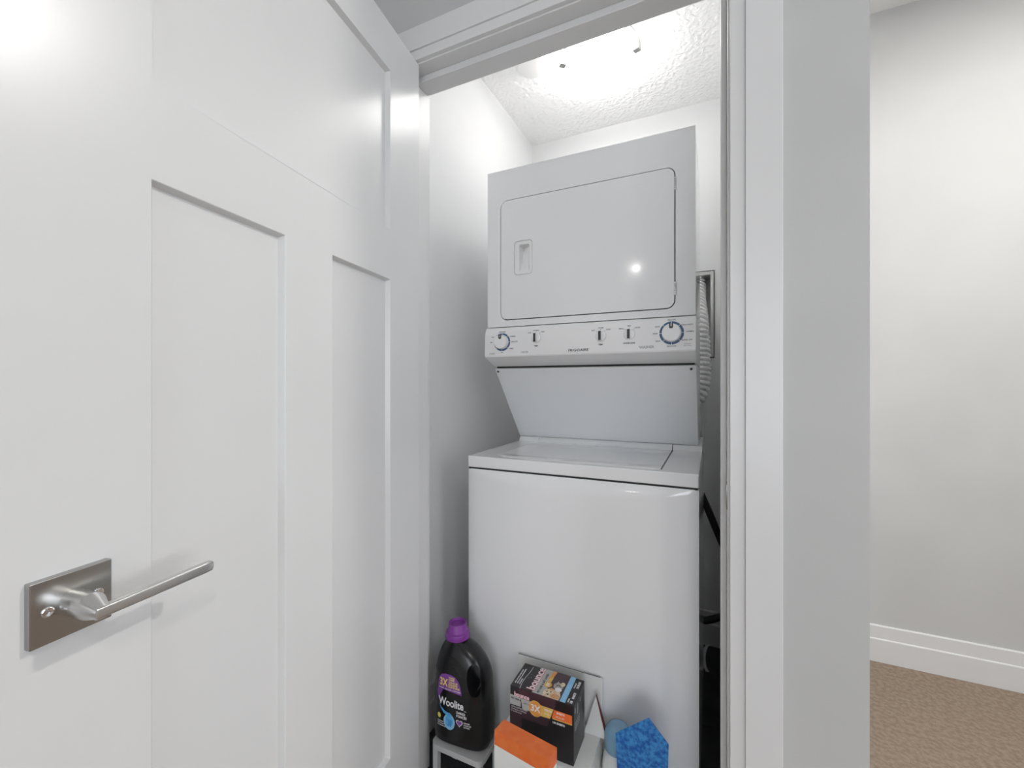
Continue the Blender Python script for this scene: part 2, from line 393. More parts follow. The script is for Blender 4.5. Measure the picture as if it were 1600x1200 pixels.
# lever set
hz = .9365 - D0[2]; hs = .7543
ps = B(); box(ps, hs-.0343, hs+.0343, -.001, .0085, hz-.033, hz+.033); rose = dobj('rose_plate', ps, 'nickel', bevel=.0012)
rose['label'] = 'square brushed nickel rose'
for sx_ in (-.021, .021):
    bm = B(); lathe(bm, [(0, 0), (.0052, 0), (.0052, .0009), (.0042, .0014), (.0020, .0010), (.0018, .0002), (0, .0002)], axis='Z', n=20)
    bm.transform(Matrix.Translation((hs+sx_, .0085, hz)) @ Matrix.Rotation(R(-90), 4, 'X'))
    dobj('screw', bm, 'chrome', rose, smooth=30)
bm = B(); secs = []
for y, rx, rz_, dz_, n in ((.008, .0135, .0135, 0, 2), (.0365, .0135, .0135, 0, 2), (.0540, .0066, .0060, -.004, 2.6)):
    secs.append([bm.verts.new((hs+rx*math.copysign(abs(math.cos(t))**(2/n), math.cos(t)), y, hz+dz_+rz_*math.copysign(abs(math.sin(t))**(2/n), math.sin(t)))) for t in [2*PI*(i+.5)/32 for i in range(32)]])
for a_, b_ in zip(secs, secs[1:]):
    for i in range(32): bm.faces.new([a_[i], a_[(i+1) % 32], b_[(i+1) % 32], b_[i]])
bm.faces.new(secs[0]); bm.faces.new(secs[-1][::-1])
dobj('spindle_neck', bm, 'nickel_light', smooth=28)
bm = B(); hb = hz-.004; secs = []
for (s_, y0, y1, hh) in ((hs+.0064, .0475, .0520, .0048), (hs+.0050, .0450, .0545, .0060), (.70, .0448, .0548, .0062), (.645, .0446, .0545, .0063), (.636, .0448, .0540, .0061), (.6335, .0468, .0522, .0048)):
    pts = rrect(y0, y1, hb-hh, hb+hh, min(.0024, (y1-y0)*.4), 3)
    secs.append([bm.verts.new((s_, p[0], p[1])) for p in pts])
for a_, b_ in zip(secs, secs[1:]):
    for i in range(len(a_)): bm.faces.new([a_[i], a_[(i+1) % len(a_)], b_[(i+1) % len(a_)], b_[i]])
bm.faces.new(secs[0]); bm.faces.new(secs[-1][::-1])
lv = dobj('lever', bm, 'nickel_light', smooth=50)
# latch bolt plate on the edge and the knob on the other face
bm = B(); box(bm, DW-.0005, DW+.001, -.029, -.006, hz-.028, hz+.028); box(bm, DW, DW+.010, -.023, -.012, hz-.008, hz+.008); dobj('latch_plate', bm, 'nickel', bevel=.0006)
bm = B(); box(bm, hs-.0335, hs+.0335, -TH-.0085, -TH+.001, hz-.0335, hz+.0335)
box(bm, .635, .762, -TH-.054, -TH-.043, hz-.0063, hz+.0063); box(bm, hs-.01, hs+.01, -TH-.045, -TH, hz-.01, hz+.01)
dobj('outer_lever', bm, 'nickel', bevel=.0012)
for z in (.2, 1.0, 1.82):
    bm = B(); lathe(bm, [(.0065, 0), (.0065, .089)], loc=(-.006, -TH-.004, z-.045), n=20); box(bm, -.0015, .0, -TH+.002, -.004, z-.045, z+.044); dobj('hinge', bm, 'nickel', smooth=35)

# ------------------------------------------------------------------ stacked washer and dryer
WX0, WX1 = -.717, -.031
DX0, DX1 = -.7195, -.0430
WF, DF, MB, DB = 1.190, 1.330, 1.88, 1.79
lc = thing('laundry_center', 'white stacked laundry machine with top loading washer under a front loading dryer', 'washer dryer', (-.374, WF, 0))
bm = B(); box(bm, WX0, WX1, WF+.012, MB, .022, .8965); obj('washer_cabinet', bm, 'appliance', lc, bevel=.006)
bm = B(); box(bm, WX0+.02, WX1-.02, WF+.05, MB-.05, .0, .03); obj('washer_base', bm, 'charcoal', lc)
# bowed front panel
bm = B(); nx, nz = 40, 30; z0, z1 = .045, .8955
vv = []
for j in range(nz+1):
    t = j/nz; z = z0 + (z1-z0)*(1-(1-t)**2.2) if False else z0 + (z1-z0)*t
    if j > nz-12: z = z1 - .075*((nz-j)/12)**1.3
    elif True: z = z0 + (z1-.075-z0)*(j/(nz-12))
    row = []
    for i in range(nx+1):
        u = i/nx*2-1; x = WX0 + (WX1-WX0)*i/nx
        bow = .014*(1-abs(u)**2.6)
        drop = .045*(1-abs(u)**2.2)+.004          # crescent under the top
        k_ = min(1, max(0, (z1-z)/drop)); k_ = math.sin(k_*PI/2)
        edge = .005*max(0, (abs(u)-.975)/.025)**2
        row.append(bm.verts.new((x, WF+.001+edge-bow*k_, z)))
    vv.append(row)
for j in range(nz):
    for i in range(nx): bm.faces.new([vv[j][i], vv[j][i+1], vv[j+1][i+1], vv[j+1][i]])
bd = [(vv[0][i], vv[0][i+1]) for i in range(nx)] + [(vv[j][nx], vv[j+1][nx]) for j in range(nz)] + [(vv[nz][i+1], vv[nz][i]) for i in range(nx, -1, -1) if i < nx] + [(vv[j+1][0], vv[j][0]) for j in range(nz-1, -1, -1)]
loop = [a for a, b in bd]; back = [bm.verts.new((v.co.x, WF+.014, v.co.z)) for v in loop]
for i in range(len(loop)): bm.faces.new([loop[i], back[i], back[(i+1) % len(loop)], loop[(i+1) % len(loop)]])
obj('front_panel', bm, 'appliance', lc, smooth=40)
bm = B(); box(bm, WX0+.003, WX1-.003, WF+.003, MB, .8945, .900); obj('top_gap', bm, 'gap', lc)
# deck
LX0, LX1, LY0 = -.632, -.1265, 1.2125
bm = B()
outer = [(WX0, WF), (WX1, WF), (WX1, 1.625), (LX1, 1.625), (LX1, LY0+.012), (LX1-.012, LY0), (LX0+.03, LY0), (LX0, LY0+.03), (LX0, 1.625), (WX0, 1.625)]
plate(bm, outer, None, .9, .936, plane='XY')
obj('deck', bm, 'appliance', lc, bevel=.0045)
bm = B(); box(bm, WX0+.004, WX1-.004, WF+.008, MB, .9, .926); obj('deck_well', bm, 'gap', lc)
for a, b in ((WX0+.001, LX0-.0005), (LX1+.0005, WX1-.001)):
    bm = B(); prism_x(bm, [(1.588, .930), (1.604, .9525), (1.609, .954), (MB, .954), (MB, .930)], a, b); obj('deck_ledge', bm, 'appliance', lc, bevel=.0015)
# lid with shallow crown
bm = B(); n_ = 24; g = []
gx = .0014
for j in range(n_+1):
    row = []
    for i in range(n_+1):
        a = i/n_; b = 0 if j == 0 else .006 if j == 1 else .016 if j == 2 else .016+.984*(j-2)/(n_-2)
        x = LX0+gx + (LX1-LX0-2*gx)*a; y = LY0+.0045 + (1.588-LY0-.0045)*b
        # rounded front corners
        if b < .12 and a < .1: y += .028*(1-a/.1)**2*(1-b/.12)
        if b < .05 and a > .97: y += .010*((a-.97)/.03)**2*(1-b/.05)
        u, v_ = 2*a-1, 2*b-1
        e = max(abs(u), abs(v_))
        dish = -.0035*max(0, min(1, (.86-abs(u)**1.5*.9)/.12))*max(0, min(1, (.80-abs(v_))/.15))
        row.append(bm.verts.new((x, y, .9372+dish-(.0045 if j == 0 else .0012 if j == 1 else 0))))
    g.append(row)
for j in range(n_):
    for i in range(n_): bm.faces.new([g[j][i], g[j][i+1], g[j+1][i+1], g[j+1][i]])
lo = [g[0][i] for i in range(n_)] + [g[j][n_] for j in range(n_)] + [g[n_][i] for i in range(n_, 0, -1)] + [g[j][0] for j in range(n_, 0, -1)]
bk = [bm.verts.new((v.co.x, v.co.y, .924)) for v in lo]
for i in range(len(lo)): bm.faces.new([lo[i], bk[i], bk[(i+1) % len(lo)], lo[(i+1) % len(lo)]])
prism_x(bm, [(1.588, .924), (1.588, .9372), (1.604, .9532), (1.609, .9542), (1.66, .9542), (1.66, .924)], LX0+gx, LX1-gx)
obj('lid', bm, 'appliance', lc, smooth=35)
# shroud between washer and dryer
bm = B(); prism_x(bm, [(1.386, 1.223), (1.6105, .9555), (DB, .9555), (DB, 1.2275), (1.40, 1.228)], DX0, DX1)
obj('shroud', bm, 'appliance_plain', lc, bevel=.0016)
bm = B(); box(bm, DX0+.006, DX1-.006, 1.392, DB-.005, 1.226, 1.2325); obj('shroud_gap', bm, 'gap', lc)
nrm = Vector((0, -(1.221-.9555), -(1.6105-1.386))).normalized()
for x in (DX0+.010, DX1-.0145):
    bm = B(); lathe(bm, [(0, .0030), (.0016, .0028), (.0038, .0018), (.0042, 0)], n=16)
    q = Vector((0, 0, 1)).rotation_difference(nrm).to_matrix().to_4x4()
    bm.transform(Matrix.Translation((x, 1.3925, 1.2135)) @ q); obj('screw', bm, 'charcoal', lc, smooth=30)
# console
prof = [(1.384, 1.364), (1.331, 1.364), (1.325, 1.3625), (1.3205, 1.358), (1.3165, 1.351), (1.3140, 1.345), (1.3125, 1.335), (1.3110, 1.300), (1.3100, 1.272), (1.3105, 1.266), (1.313, 1.2615), (1.320, 1.258), (1.384, 1.2315)]
prof = prof[:-1] + [(1.384, 1.2315), (DB, 1.2315), (DB, 1.3645)]
bm = B(); prism_x(bm, prof, DX0-.0005, DX1+.0005); obj('control_panel', bm, 'plastic_white', lc, smooth=24)
def cy(z): return 1.3110 + (z-1.30)*.036      # console face
# dryer cabinet and front frame
bm = B(); box(bm, DX0, DX1, DF+.045, DB, 1.3655, 1.911); obj('dryer_cabinet', bm, 'appliance', lc, bevel=.004)
HX0_, HX1_, HZ0_, HZ1_ = -.6155, -.5480, 1.5405, 1.6560
OX0, OX1, OZ0, OZ1 = -.6685, -.0975, 1.3885, 1.8045
bm = B(); plate(bm, rrect(DX0, DX1, 1.3665, 1.911, .0015, 1), rrect(OX0, OX1, OZ0, OZ1, .026, 8), DF, DF+.0455)
obj('dryer_front', bm, 'appliance', lc, bevel=.0035)
bm = B(); plate(bm, rrect(OX0-.001, OX1+.001, OZ0-.001, OZ1+.001, .026, 8), rrect(HX0_, HX1_, HZ0_, HZ1_, .012, 5), DF+.0180, DF+.0202); obj('door_gap', bm, 'gap', lc)
bm = B(); plate(bm, rrect(OX0+.0028, OX1-.0028, OZ0+.0028, OZ1-.0028, .0235, 8), rrect(HX0_, HX1_, HZ0_, HZ1_, .012, 5), DF-.0015, DF+.009)
dd = obj('dryer_door', bm, 'appliance', lc, bevel=.002)
# pull
bm = B(); plate(bm, rrect(HX0_+.001, HX1_-.001, HZ0_+.001, HZ1_-.001, .011, 5), rrect(HX0_+.0185, HX1_-.012, HZ0_+.012, HZ1_-.014, .004, 4), DF-.001, DF+.006)
pl = obj('handle', bm, 'plastic_white', dd, bevel=.0015)
bm = B()
a, b, c, d = HX0_+.0185, HX1_-.012, HZ0_+.012, HZ1_-.014
f0 = [(a, DF+.004, c), (b, DF+.004, c), (b, DF+.004, d), (a, DF+.004, d)]
f1 = [(a+.0015, DF+.016, c+.022), (b-.0075, DF+.010, c+.012), (b-.006, DF+.020, d-.003), (a+.0010, DF+.036, d-.001)]
v0 = [bm.verts.new(p) for p in f0]; v1 = [bm.verts.new(p) for p in f1]
for i in range(4): bm.faces.new([v0[i], v0[(i+1) % 4], v1[(i+1) % 4], v1[i]])
bm.faces.new(v1)
obj('finger_pocket', bm, 'plastic_white', pl, recalc=False)
for z in (1.753, 1.447):
    bm = B()
    for q in range(6): lathe(bm, [(.0034, .0004), (.0041, .0012), (.0041, .0052), (.0034, .0060)], loc=(OX1-.0005, DF-.0008, z-.0195+q*.0064), n=14)
    box(bm, OX1-.006, OX1+.003, DF+.001, DF+.004, z-.0195, z+.019)
    obj('hinge', bm, 'chrome', dd, smooth=35)
# dials
def shear(bm, zc):
    for v in bm.verts: v.co.y += (v.co.z-zc)*.036
def big_dial(x, z, rr, ry):
    bm = B(); plate(bm, ell(x, z, rr, rr, 48), ell(x, z, rr-.0065, rr-.0065, 48), cy(z)-.0009, cy(z)+.001)
    shear(bm, z); ring = obj('dial_ring', bm, 'blue_ring', lc)
    bm = B()
    for q in range(8):
        a = q*PI/4+PI/8*0; cxx, czz = x+math.cos(a)*(rr-.003), z+math.sin(a)*(rr-.003)
        box(bm, -.0032, .0032, -.0013, 0, -.0007, .0007, mx=Matrix.Translation((cxx, cy(z), czz)) @ Matrix.Rotation(-a, 4, 'Y'))
    shear(bm, z); obj('dial_tick', bm, 'white_ink', ring)
    bm = B(); lathe(bm, [(ry, -.002), (ry, .004), (ry-.0012, .0150), (ry-.0030, .0178), (ry-.0065, .0185), (0, .0188)], loc=(x, cy(z), z), axis='-Y', n=48)
    shear(bm, z); kn = obj('dial_knob', bm, 'plastic_white', lc, smooth=35)
    bm = B()
    for dx_ in (-.0032, .0032): box(bm, x+dx_-.0018, x+dx_+.0018, cy(z)-.0192, cy(z)-.014, z+ry-.0135, z+ry-.001)
    box(bm, x-.004, x+.004, cy(z)-.0193, cy(z)-.015, z+ry-.0155, z+ry-.0095)
    obj('pointer', bm, 'charcoal', kn)
big_dial(-.653, 1.3115, .0305, .0250)
big_dial(-.1065, 1.3155, .0335, .0270)
for x, z in ((-.5275, 1.3205), (-.3125, 1.3165), (-.2260, 1.3175)):
    bm = B(); lathe(bm, [(.0170, -.002), (.0168, .0025), (.0155, .0050), (.0125, .0062), (.011, .0064)], loc=(x, cy(z), z), axis='-Y', n=36)
    plate(bm, rrect(x-.0062, x+.0062, z-.0155, z+.0155, .005, 4), None, cy(z)-.0165, cy(z)-.003)
    kn = obj('selector_knob', bm, 'plastic_white', lc, bevel=.001)
    bm = B(); plate(bm, rrect(x-.0040, x+.0040, z-.0140, z+.0140, .001, 2), None, cy(z)-.0172, cy(z)-.0150); obj('grip_inlay', bm, 'charcoal', kn)
def cons_text(items, name, m):
    bm = B()
    for s, size, x, z, *k in items:
        add_text(bm, s, size, x, z, align='CENTER', bold=(k[0] if k else .00005), sx=(k[1] if len(k) > 1 else 1))
    for v in bm.verts: v.co.y = cy(v.co.z)-.0006+v.co.y
    return obj(name, bm, m, lc)
cons_text([('FRIGIDAIRE', .0118, -.3835, 1.2715, .00012, 1.10)], 'brand_lettering', 'charcoal')
T = .0052
it = []
for x, z, top, l, r_, low in ((-.5275, 1.3205, 'NORMAL', 'LOW', 'HIGH', 'TEMP'), (-.3125, 1.3165, 'WARM', 'HOT', 'COLD', 'TEMP'), (-.2260, 1.3175, 'MED', 'SMALL', 'LARGE', 'WATER LEVEL')):
    it += [(top, T, x, z+.0235), (l, T, x-.0235, z+.0165), (r_, T, x+.0235, z+.0175), (low, T*1.1, x, z-.0285, .0002)]
for x, z, rr, L, RT, tp, bt in ((-.653, 1.3115, .0305, [('OFF', 150), ('OFF', 180)], [('NORMAL', 30), ('DELICATE', 0), ('TIMED', -40)], 'COTTONS', 'AIR'),
                                (-.1065, 1.3155, .0335, [('RINSE', 150), ('SOAK', 180), ('RINSE', 215)], [('HEAVY DUTY', 33), ('NORMAL', 3)], 'REGULAR', 'DELICATES')):
    it += [(tp, T, x, z+rr+.003), (bt, T, x, z-rr-.0065)]
    for s, a in L: it.append((s, T, x+math.cos(R(a))*(rr+.0115), z+math.sin(R(a))*(rr+.006)-.0015))
    for s, a in RT: it.append((s, T, x+math.cos(R(a))*(rr+.016), z+math.sin(R(a))*(rr+.006)-.0015))
cons_text(it, 'dial_lettering', 'ink')['kind'] = 'stuff'
cons_text([('DRYER', .0085, -.568, 1.2715), ('START', .0075, -.690, 1.270), ('WASHER', .0105, -.176, 1.2735, .00025), ('Automatic', .0045, -.0635, 1.2815), ('Extra Rinse', .0045, -.0635, 1.2765)], 'pale_lettering', 'ink_lt')['kind'] = 'stuff'
cons_text([('QUICK OFF', .0055, -.0655, 1.292)], 'red_lettering', 'red_card')
for tx_, tz_ in ():
    pass
# tick lines from the selectors
bm = B()
for x, z in ((-.5275, 1.3205), (-.3125, 1.3165), (-.2260, 1.3175)):
    for a in (50, 90, 130):
        box(bm, -.0018, .0018, -.0005, 0, -.0004, .0004, mx=Matrix.Translation((x+math.cos(R(a))*.0195, cy(z), z+math.sin(R(a))*.0195)) @ Matrix.Rotation(-R(a), 4, 'Y'))
obj('tick_marks', bm, 'ink', lc)['kind'] = 'stuff'

# ------------------------------------------------------------------ behind the machine
vb = thing('dryer_vent_box', 'recessed metal dryer vent box with white flange in closet back wall', 'vent box', (VX1-.11, BY, VZ0))
bm = B(); plate(bm, [(VX0-.012, VZ0-.012), (VX1+.010, VZ0-.012), (VX1+.010, VZ1+.012), (VX0-.012, VZ1+.012)], [(VX0+.003, VZ0+.003), (VX1-.003, VZ0+.003), (VX1-.003, VZ1-.003), (VX0+.003, VZ1-.003)], BY-.004, BY-.0005)
obj('flange', bm, 'trim', vb, bevel=.001)
bm = B(); plate(bm, [(VX0-.0145, VZ0-.0145), (VX1+.0128, VZ0-.0145), (VX1+.0128, VZ1+.0145), (VX0-.0145, VZ1+.0145)], [(VX0-.0115, VZ0-.0115), (VX1+.0095, VZ0-.0115), (VX1+.0095, VZ1+.0115), (VX0-.0115, VZ1+.0115)], BY-.0045, BY-.0002)
obj('flange_gap', bm, 'gap', vb)
bm = B(); e = .0015
for a in ((VX0+e, VX0+.004, BY, BY+.10, VZ0+e, VZ1-e), (VX1-.004, VX1-e, BY, BY+.10, VZ0+e, VZ1-e), (VX0+e, VX1-e, BY, BY+.10, VZ0+e, VZ0+.004), (VX0+e, VX1-e, BY, BY+.10, VZ1-.004, VZ1-e), (VX0+e, VX1-e, BY+.095, BY+.10, VZ0+e, VZ1-e)): box(bm, *a)
obj('metal_pan', bm, 'trim', vb)
bm = B(); lathe(bm, [(.053, 0), (.053, .03), (.050, .03), (.050, 0)], loc=(-.078, BY+.045, VZ1-.036), n=32); obj('collar', bm, 'chrome', vb, smooth=35)
# foil duct
path = spline([(-.078, BY+.043, 1.650), (-.076, BY+.030, 1.60), (-.074, BY-.006, 1.53), (-.064, BY-.060, 1.43), (-.058, BY-.078, 1.33), (-.055, BY-.084, 1.23), (-.064, BY-.086, 1.14), (-.112, BY-.088, 1.07), (-.19, BY-.090, 1.035), (-.28, BY-.092, 1.03)], 40)
acc = [0]
for a, b in zip(path, path[1:]): acc.append(acc[-1]+(b-a).length)
def duct_r(i, th):
    ph = (acc[i]/.0195 + th/(2*PI)) % 1.0
    rib = .0070*(1-abs(2*ph-1)**2.2)
    crumple = .0022*noise.noise(Vector((acc[i]*70, math.cos(th)*2.2, math.sin(th)*2.2)))
    return .0440 + rib + crumple
bm = B(); tube(bm, path, duct_r, 48)
tag(obj('foil_duct', bm, 'foil', smooth=35), 'crinkled silver foil vent duct hanging behind the right side of the dryer', 'duct')
# utility box
ub = thing('utility_box', 'white rectangular utility box on closet back wall below the foil duct', 'outlet box', (-.13, BY, .9))
bm = B(); box(bm, -.235, -.038, BY-.022, BY-.0005, .893, 1.17); obj('cover', bm, 'trim', ub, bevel=.002)
bm = B(); box(bm, -.225, -.043, BY-.026, BY-.0215, .903, 1.16); obj('face_plate', bm, 'white_card', ub, bevel=.001)
# hoses
bm = B(); tube(bm, spline([(-.20, 1.985, .98), (-.12, 1.99, .83), (-.045, 1.995, .700), (.03, 2.0, .515), (.082, 2.01, .38), (.098, 2.01, .28), (.078, 2.005, .225), (.03, 1.995, .190), (-.03, 1.985, .166), (-.10, 1.98, .17), (-.2, 1.97, .20)], 12), .0145, 16)
tag(obj('drain_hose', bm, 'rubber', smooth=50), 'black rubber drain hose looping down beside the washer at right', 'hose')
bm = B(); P_ = spline([(-.018, 1.900, .002), (-.027, 1.901, .02), (-.031, 1.902, .05), (-.028, 1.904, .08), (-.020, 1.906, .102), (-.008, 1.908, .108)], 8)
prev = None
for p in P_:
    a = bm.verts.new(p+Vector((-.006, 0, 0))); b = bm.verts.new(p+Vector((.006, .002, 0))); c = bm.verts.new(p+Vector((.006, .003, .001))); d = bm.verts.new(p+Vector((-.006, .001, .001)))
    if prev:
        for i in range(4): bm.faces.new([prev[i], prev[(i+1) % 4], [a, b, c, d][(i+1) % 4], [a, b, c, d][i]])
    else: bm.faces.new([a, b, c, d])
    prev = [a, b, c, d]
bm.faces.new(prev[::-1])
tag(obj('plastic_strip', bm, 'white_ink', smooth=40), 'small curled white strip lying on dark floor beside the washer', 'strip')

# ------------------------------------------------------------------ ceiling lights
LCX, LCY = -.385, 1.612
cl = thing('ceiling_light', 'round lit glass dome light with clips on the stippled closet ceiling', 'ceiling light', (LCX, LCY, CEIL))
bm = B(); lathe(bm, [(0, -.001), (.135, -.001), (.140, -.006), (.138, -.022), (.12, -.026), (0, -.026)], loc=(LCX, LCY, CEIL)); obj('pan', bm, 'trim', cl, smooth=35)
bm = B(); pr = [(.155, -.050), (.1555, -.0535)] + [(.155*math.cos(R(a)), -.054-.068*math.sin(R(a))) for a in range(8, 90, 8)] + [(0, -.122)]
pr = [(0, -.046), (.15, -.048)] + pr
lathe(bm, pr, loc=(LCX, LCY, CEIL), n=64); obj('glass_dome', bm, 'glass_lamp', cl, smooth=50)
for a in (-142, -20):
    ca, sa = math.cos(R(a)), math.sin(R(a)); mx = Matrix.Translation((LCX, LCY, CEIL)) @ Matrix.Rotation(R(a), 4, 'Z')
    bm = B(); box(bm, .13, .162, -.011, .011, -.034, -.032, mx=mx); box(bm, .160, .163, -.011, .011, -.086, -.032, mx=mx); box(bm, .140, .163, -.011, .011, -.0880, -.0855, mx=mx); box(bm, .128, .132, -.008, .008, -.034, -.004, mx=mx)
    obj('clip', bm, 'nickel', cl)
sd = thing('smoke_detector', 'pale round detector on the closet ceiling partly hidden by the door header', 'smoke detector', (-.645, 1.555, CEIL))
bm = B(); lathe(bm, [(0, -.0005), (.068, -.0005), (.069, -.006), (.066, -.010)], loc=(-.645, 1.555, CEIL), n=48); obj('mount', bm, 'plastic_white', sd, smooth=35)
bm = B(); lathe(bm, [(.064, -.009), (.063, -.022), (.055, -.030), (.03, -.033), (0, -.033)], loc=(-.645, 1.555, CEIL), n=48); obj('cover', bm, 'plastic_white', sd, smooth=35)
hl_lab = ['round recessed ceiling light over the far end of the hall behind the viewer', 'round recessed ceiling light above the hall right behind the viewer', 'round recessed ceiling light near the far hall wall']
for (x, y, wt, sz), lb in zip(HALL_LAMPS, hl_lab):
    t_ = thing('recessed_light', lb, 'ceiling light', (x, y, HC), group='recessed hall lights')
    bm = B(); rl = .012 if sz < .1 else .066; plate(bm, ell(x, y, rl+.02, rl+.02, 40), ell(x, y, rl, rl, 40), HC-.004, HC-.0005, plane='XY'); obj('trim_ring', bm, 'trim', t_, smooth=35)
    bm = B(); rl = .012 if sz < .1 else .066; lathe(bm, [(0, -.0020), (rl, -.0020), (rl, -.0008), (0, -.0008)], loc=(x, y, HC), n=40); obj('lens', bm, 'lens_lamp', t_)
    ld = bpy.data.lights.new('hall_lamp', 'AREA'); ld.shape = 'DISK'; ld.size = sz; ld.energy = wt; ld.color = (1, .975, .94)
    lo_ = bpy.data.objects.new('hall_lamp', ld); C.objects.link(lo_); lo_.parent = t_; lo_.location = (0, 0, -.012)

# ------------------------------------------------------------------ things in front of the washer
# low stool carrying the bottle
st = thing('step_stool', 'low pale grey plastic stool on the floor under the black detergent bottle', 'stool', (-.655, 1.085, 0))
bm = B(); plate(bm, rrect(-.742, -.572, 1.02, 1.15, .02, 4), None, .112, .128, plane='XY'); obj('seat', bm, 'stool', st, bevel=.003)
for sx_, sy_ in ((-.728, 1.034), (-.586, 1.034), (-.728, 1.136), (-.586, 1.136)):
    bm = B(); box(bm, sx_-.008, sx_+.008, sy_-.008, sy_+.008, 0, .113); obj('leg', bm, 'stool', st)
# bottle
BX, BYc, BZ = -.664, 1.088, .128
brz = R(4)
bt = thing('detergent_bottle', 'tall black laundry detergent bottle with purple cap beside the closet wall', 'detergent bottle', (BX, BYc, BZ), brz)
ZT = .2920
sec = [(0, -.080, .076, .046), (.006, -.087, .084, .052), (.02, -.0895, .087, .054), (.065, -.090, .087, .055), (.105, -.088, .084, .054), (.15, -.0860, .081, .053), (.182, -.0850, .079, .052), (.192, -.0835, .0765, .051), (.205, -.0845, .0740, .050), (.225, -.082, .067, .047), (.24, -.079, .0595, .043), (.255, -.0735, .0485, .039), (.268, -.066, .0345, .034), (.279, -.057, .015, .0285), (.286, -.051, .001, .0260), (ZT, -.050, -.002, .0250)]
def sec_at(z):
    z = max(0, min(ZT, z))
    for a, b in zip(sec, sec[1:]):
        if a[0] <= z <= b[0]:
            t = (z-a[0])/(b[0]-a[0]); return [a[i]+(b[i]-a[i])*t for i in (1, 2, 3)]
def expo(z): return 3.6 if z < .2 else max(2, 3.6-(z-.2)/.078*1.6)
def frontface(x, z):
    l, r_, d = sec_at(z); c = (l+r_)/2; hw = (r_-l)/2; n = expo(z)
    t = min(.999, abs((x-c)/hw)); return -d*(1-t**n)**(1/n)
bm = B(); NN = 64; rings = []
zz = []
for a, b in zip(sec, sec[1:]):
    k_ = max(1, int((b[0]-a[0])/.006)); zz += [a[0]+(b[0]-a[0])*i/k_ for i in range(k_)]
zz.append(ZT)
for z in zz:
    l, r_, d = sec_at(z); c = (l+r_)/2; hw = (r_-l)/2; n = expo(z); ring = []
    for i in range(NN):
        t = 2*PI*i/NN; ct, s_ = math.cos(t), math.sin(t)
        ring.append(bm.verts.new((c+hw*math.copysign(abs(ct)**(2/n), ct), d*math.copysign(abs(s_)**(2/n), s_), z)))
    rings.append(ring)
for a, b in zip(rings, rings[1:]):
    for i in range(NN): bm.faces.new([a[i], a[(i+1) % NN], b[(i+1) % NN], b[i]])
bm.faces.new(rings[0][::-1]); bm.faces.new(rings[-1])
bmesh.ops.recalc_face_normals(bm, faces=bm.faces)
me = bpy.data.meshes.new('tmp'); bm.to_mesh(me); bm.free(); tmp = bpy.data.objects.new('tmp', me); C.objects.link(tmp)
# grip hole (slanted rounded slot, flared both ways)
def slot(cx, cz, a_, b_, tilt, n=28):
    out = []
    for i in range(n):
        t = 2*PI*i/n; ct, s_ = math.cos(t), math.sin(t)
        x = a_*math.copysign(abs(ct)**.8, ct); z = b_*math.copysign(abs(s_)**.8, s_)
        out.append((cx + x*math.cos(tilt)-z*math.sin(tilt), cz + x*math.sin(tilt)+z*math.cos(tilt)))
    return out
bm = B(); L_ = []
for y, k_ in ((-.09, 1.7), (-.045, 1.22), (-.02, 1.0), (.02, 1.0), (.045, 1.22), (.09, 1.7)):
    L_.append([bm.verts.new((x, y, z)) for x, z in slot(.0500, .198, .0150*k_, .0385*(1+(k_-1)*.45), R(9))])
for a, b in zip(L_, L_[1:]):
    for i in range(len(a)): bm.faces.new([a[i], a[(i+1) % len(a)], b[(i+1) % len(a)], b[i]])
bm.faces.new(L_[0]); bm.faces.new(L_[-1][::-1]); bmesh.ops.recalc_face_normals(bm, faces=bm.faces)
me2 = bpy.data.meshes.new('tmp2'); bm.to_mesh(me2); bm.free(); tmp2 = bpy.data.objects.new('tmp2', me2); C.objects.link(tmp2)
md = tmp.modifiers.new('b', 'BOOLEAN'); md.operation = 'DIFFERENCE'; md.object = tmp2; md.solver = 'EXACT'
bpy.context.view_layer.update()
res = bpy.data.meshes.new_from_object(tmp.evaluated_get(bpy.context.evaluated_depsgraph_get()))
bm = B(); bm.from_mesh(res)
for x in (tmp, tmp2): bpy.data.objects.remove(x)
for x in (me, me2, res): bpy.data.meshes.remove(x)
bm.transform(MW[bt.name]); bo = obj('body', bm, 'black_plastic', bt, bevel=.004, smooth=40)
# moulded grooves above the label
for (xa, xb, z_) in ((-.062, .022, .238), (-.060, .014, .2215), (-.030, .014, .2120)):
    bm = B(); pts_ = []
    for i in range(13):
        t = i/12; x = xa+(xb-xa)*t; z = z_ + .012*math.sin(t*PI*.9)-.016*t*t
        pts_.append(Vector((x, frontface(x, z)+.0004, z)))
    tube(bm, pts_, lambda i, th: .0017*math.sin(PI*(i+.5)/13), 8); bm.transform(MW[bt.name]); obj('moulded_rib', bm, 'black_plastic', bo, smooth=60)
CXc = -.0255
bm = B(); lathe(bm, [(.0350, .2865), (.0362, .2885), (.0356, .3000), (.0345, .3030), (.0285, .3055), (.0275, .3075), (.0268, .3265), (.0255, .3290), (.0232, .3290), (.0215, .3230), (0, .3215)], loc=(CXc, 0, 0), n=56)
bm.transform(MW[bt.name]); cp = obj('cap', bm, 'purple', bt, smooth=38)
bm = B(); plate(bm, ell(CXc, 0, .0372, .0372, 56), ell(CXc, 0, .0352, .0352, 56), .2880, .2905, plane='XY'); bm.transform(MW[bt.name]); obj('cap_rim', bm, 'purple', cp)
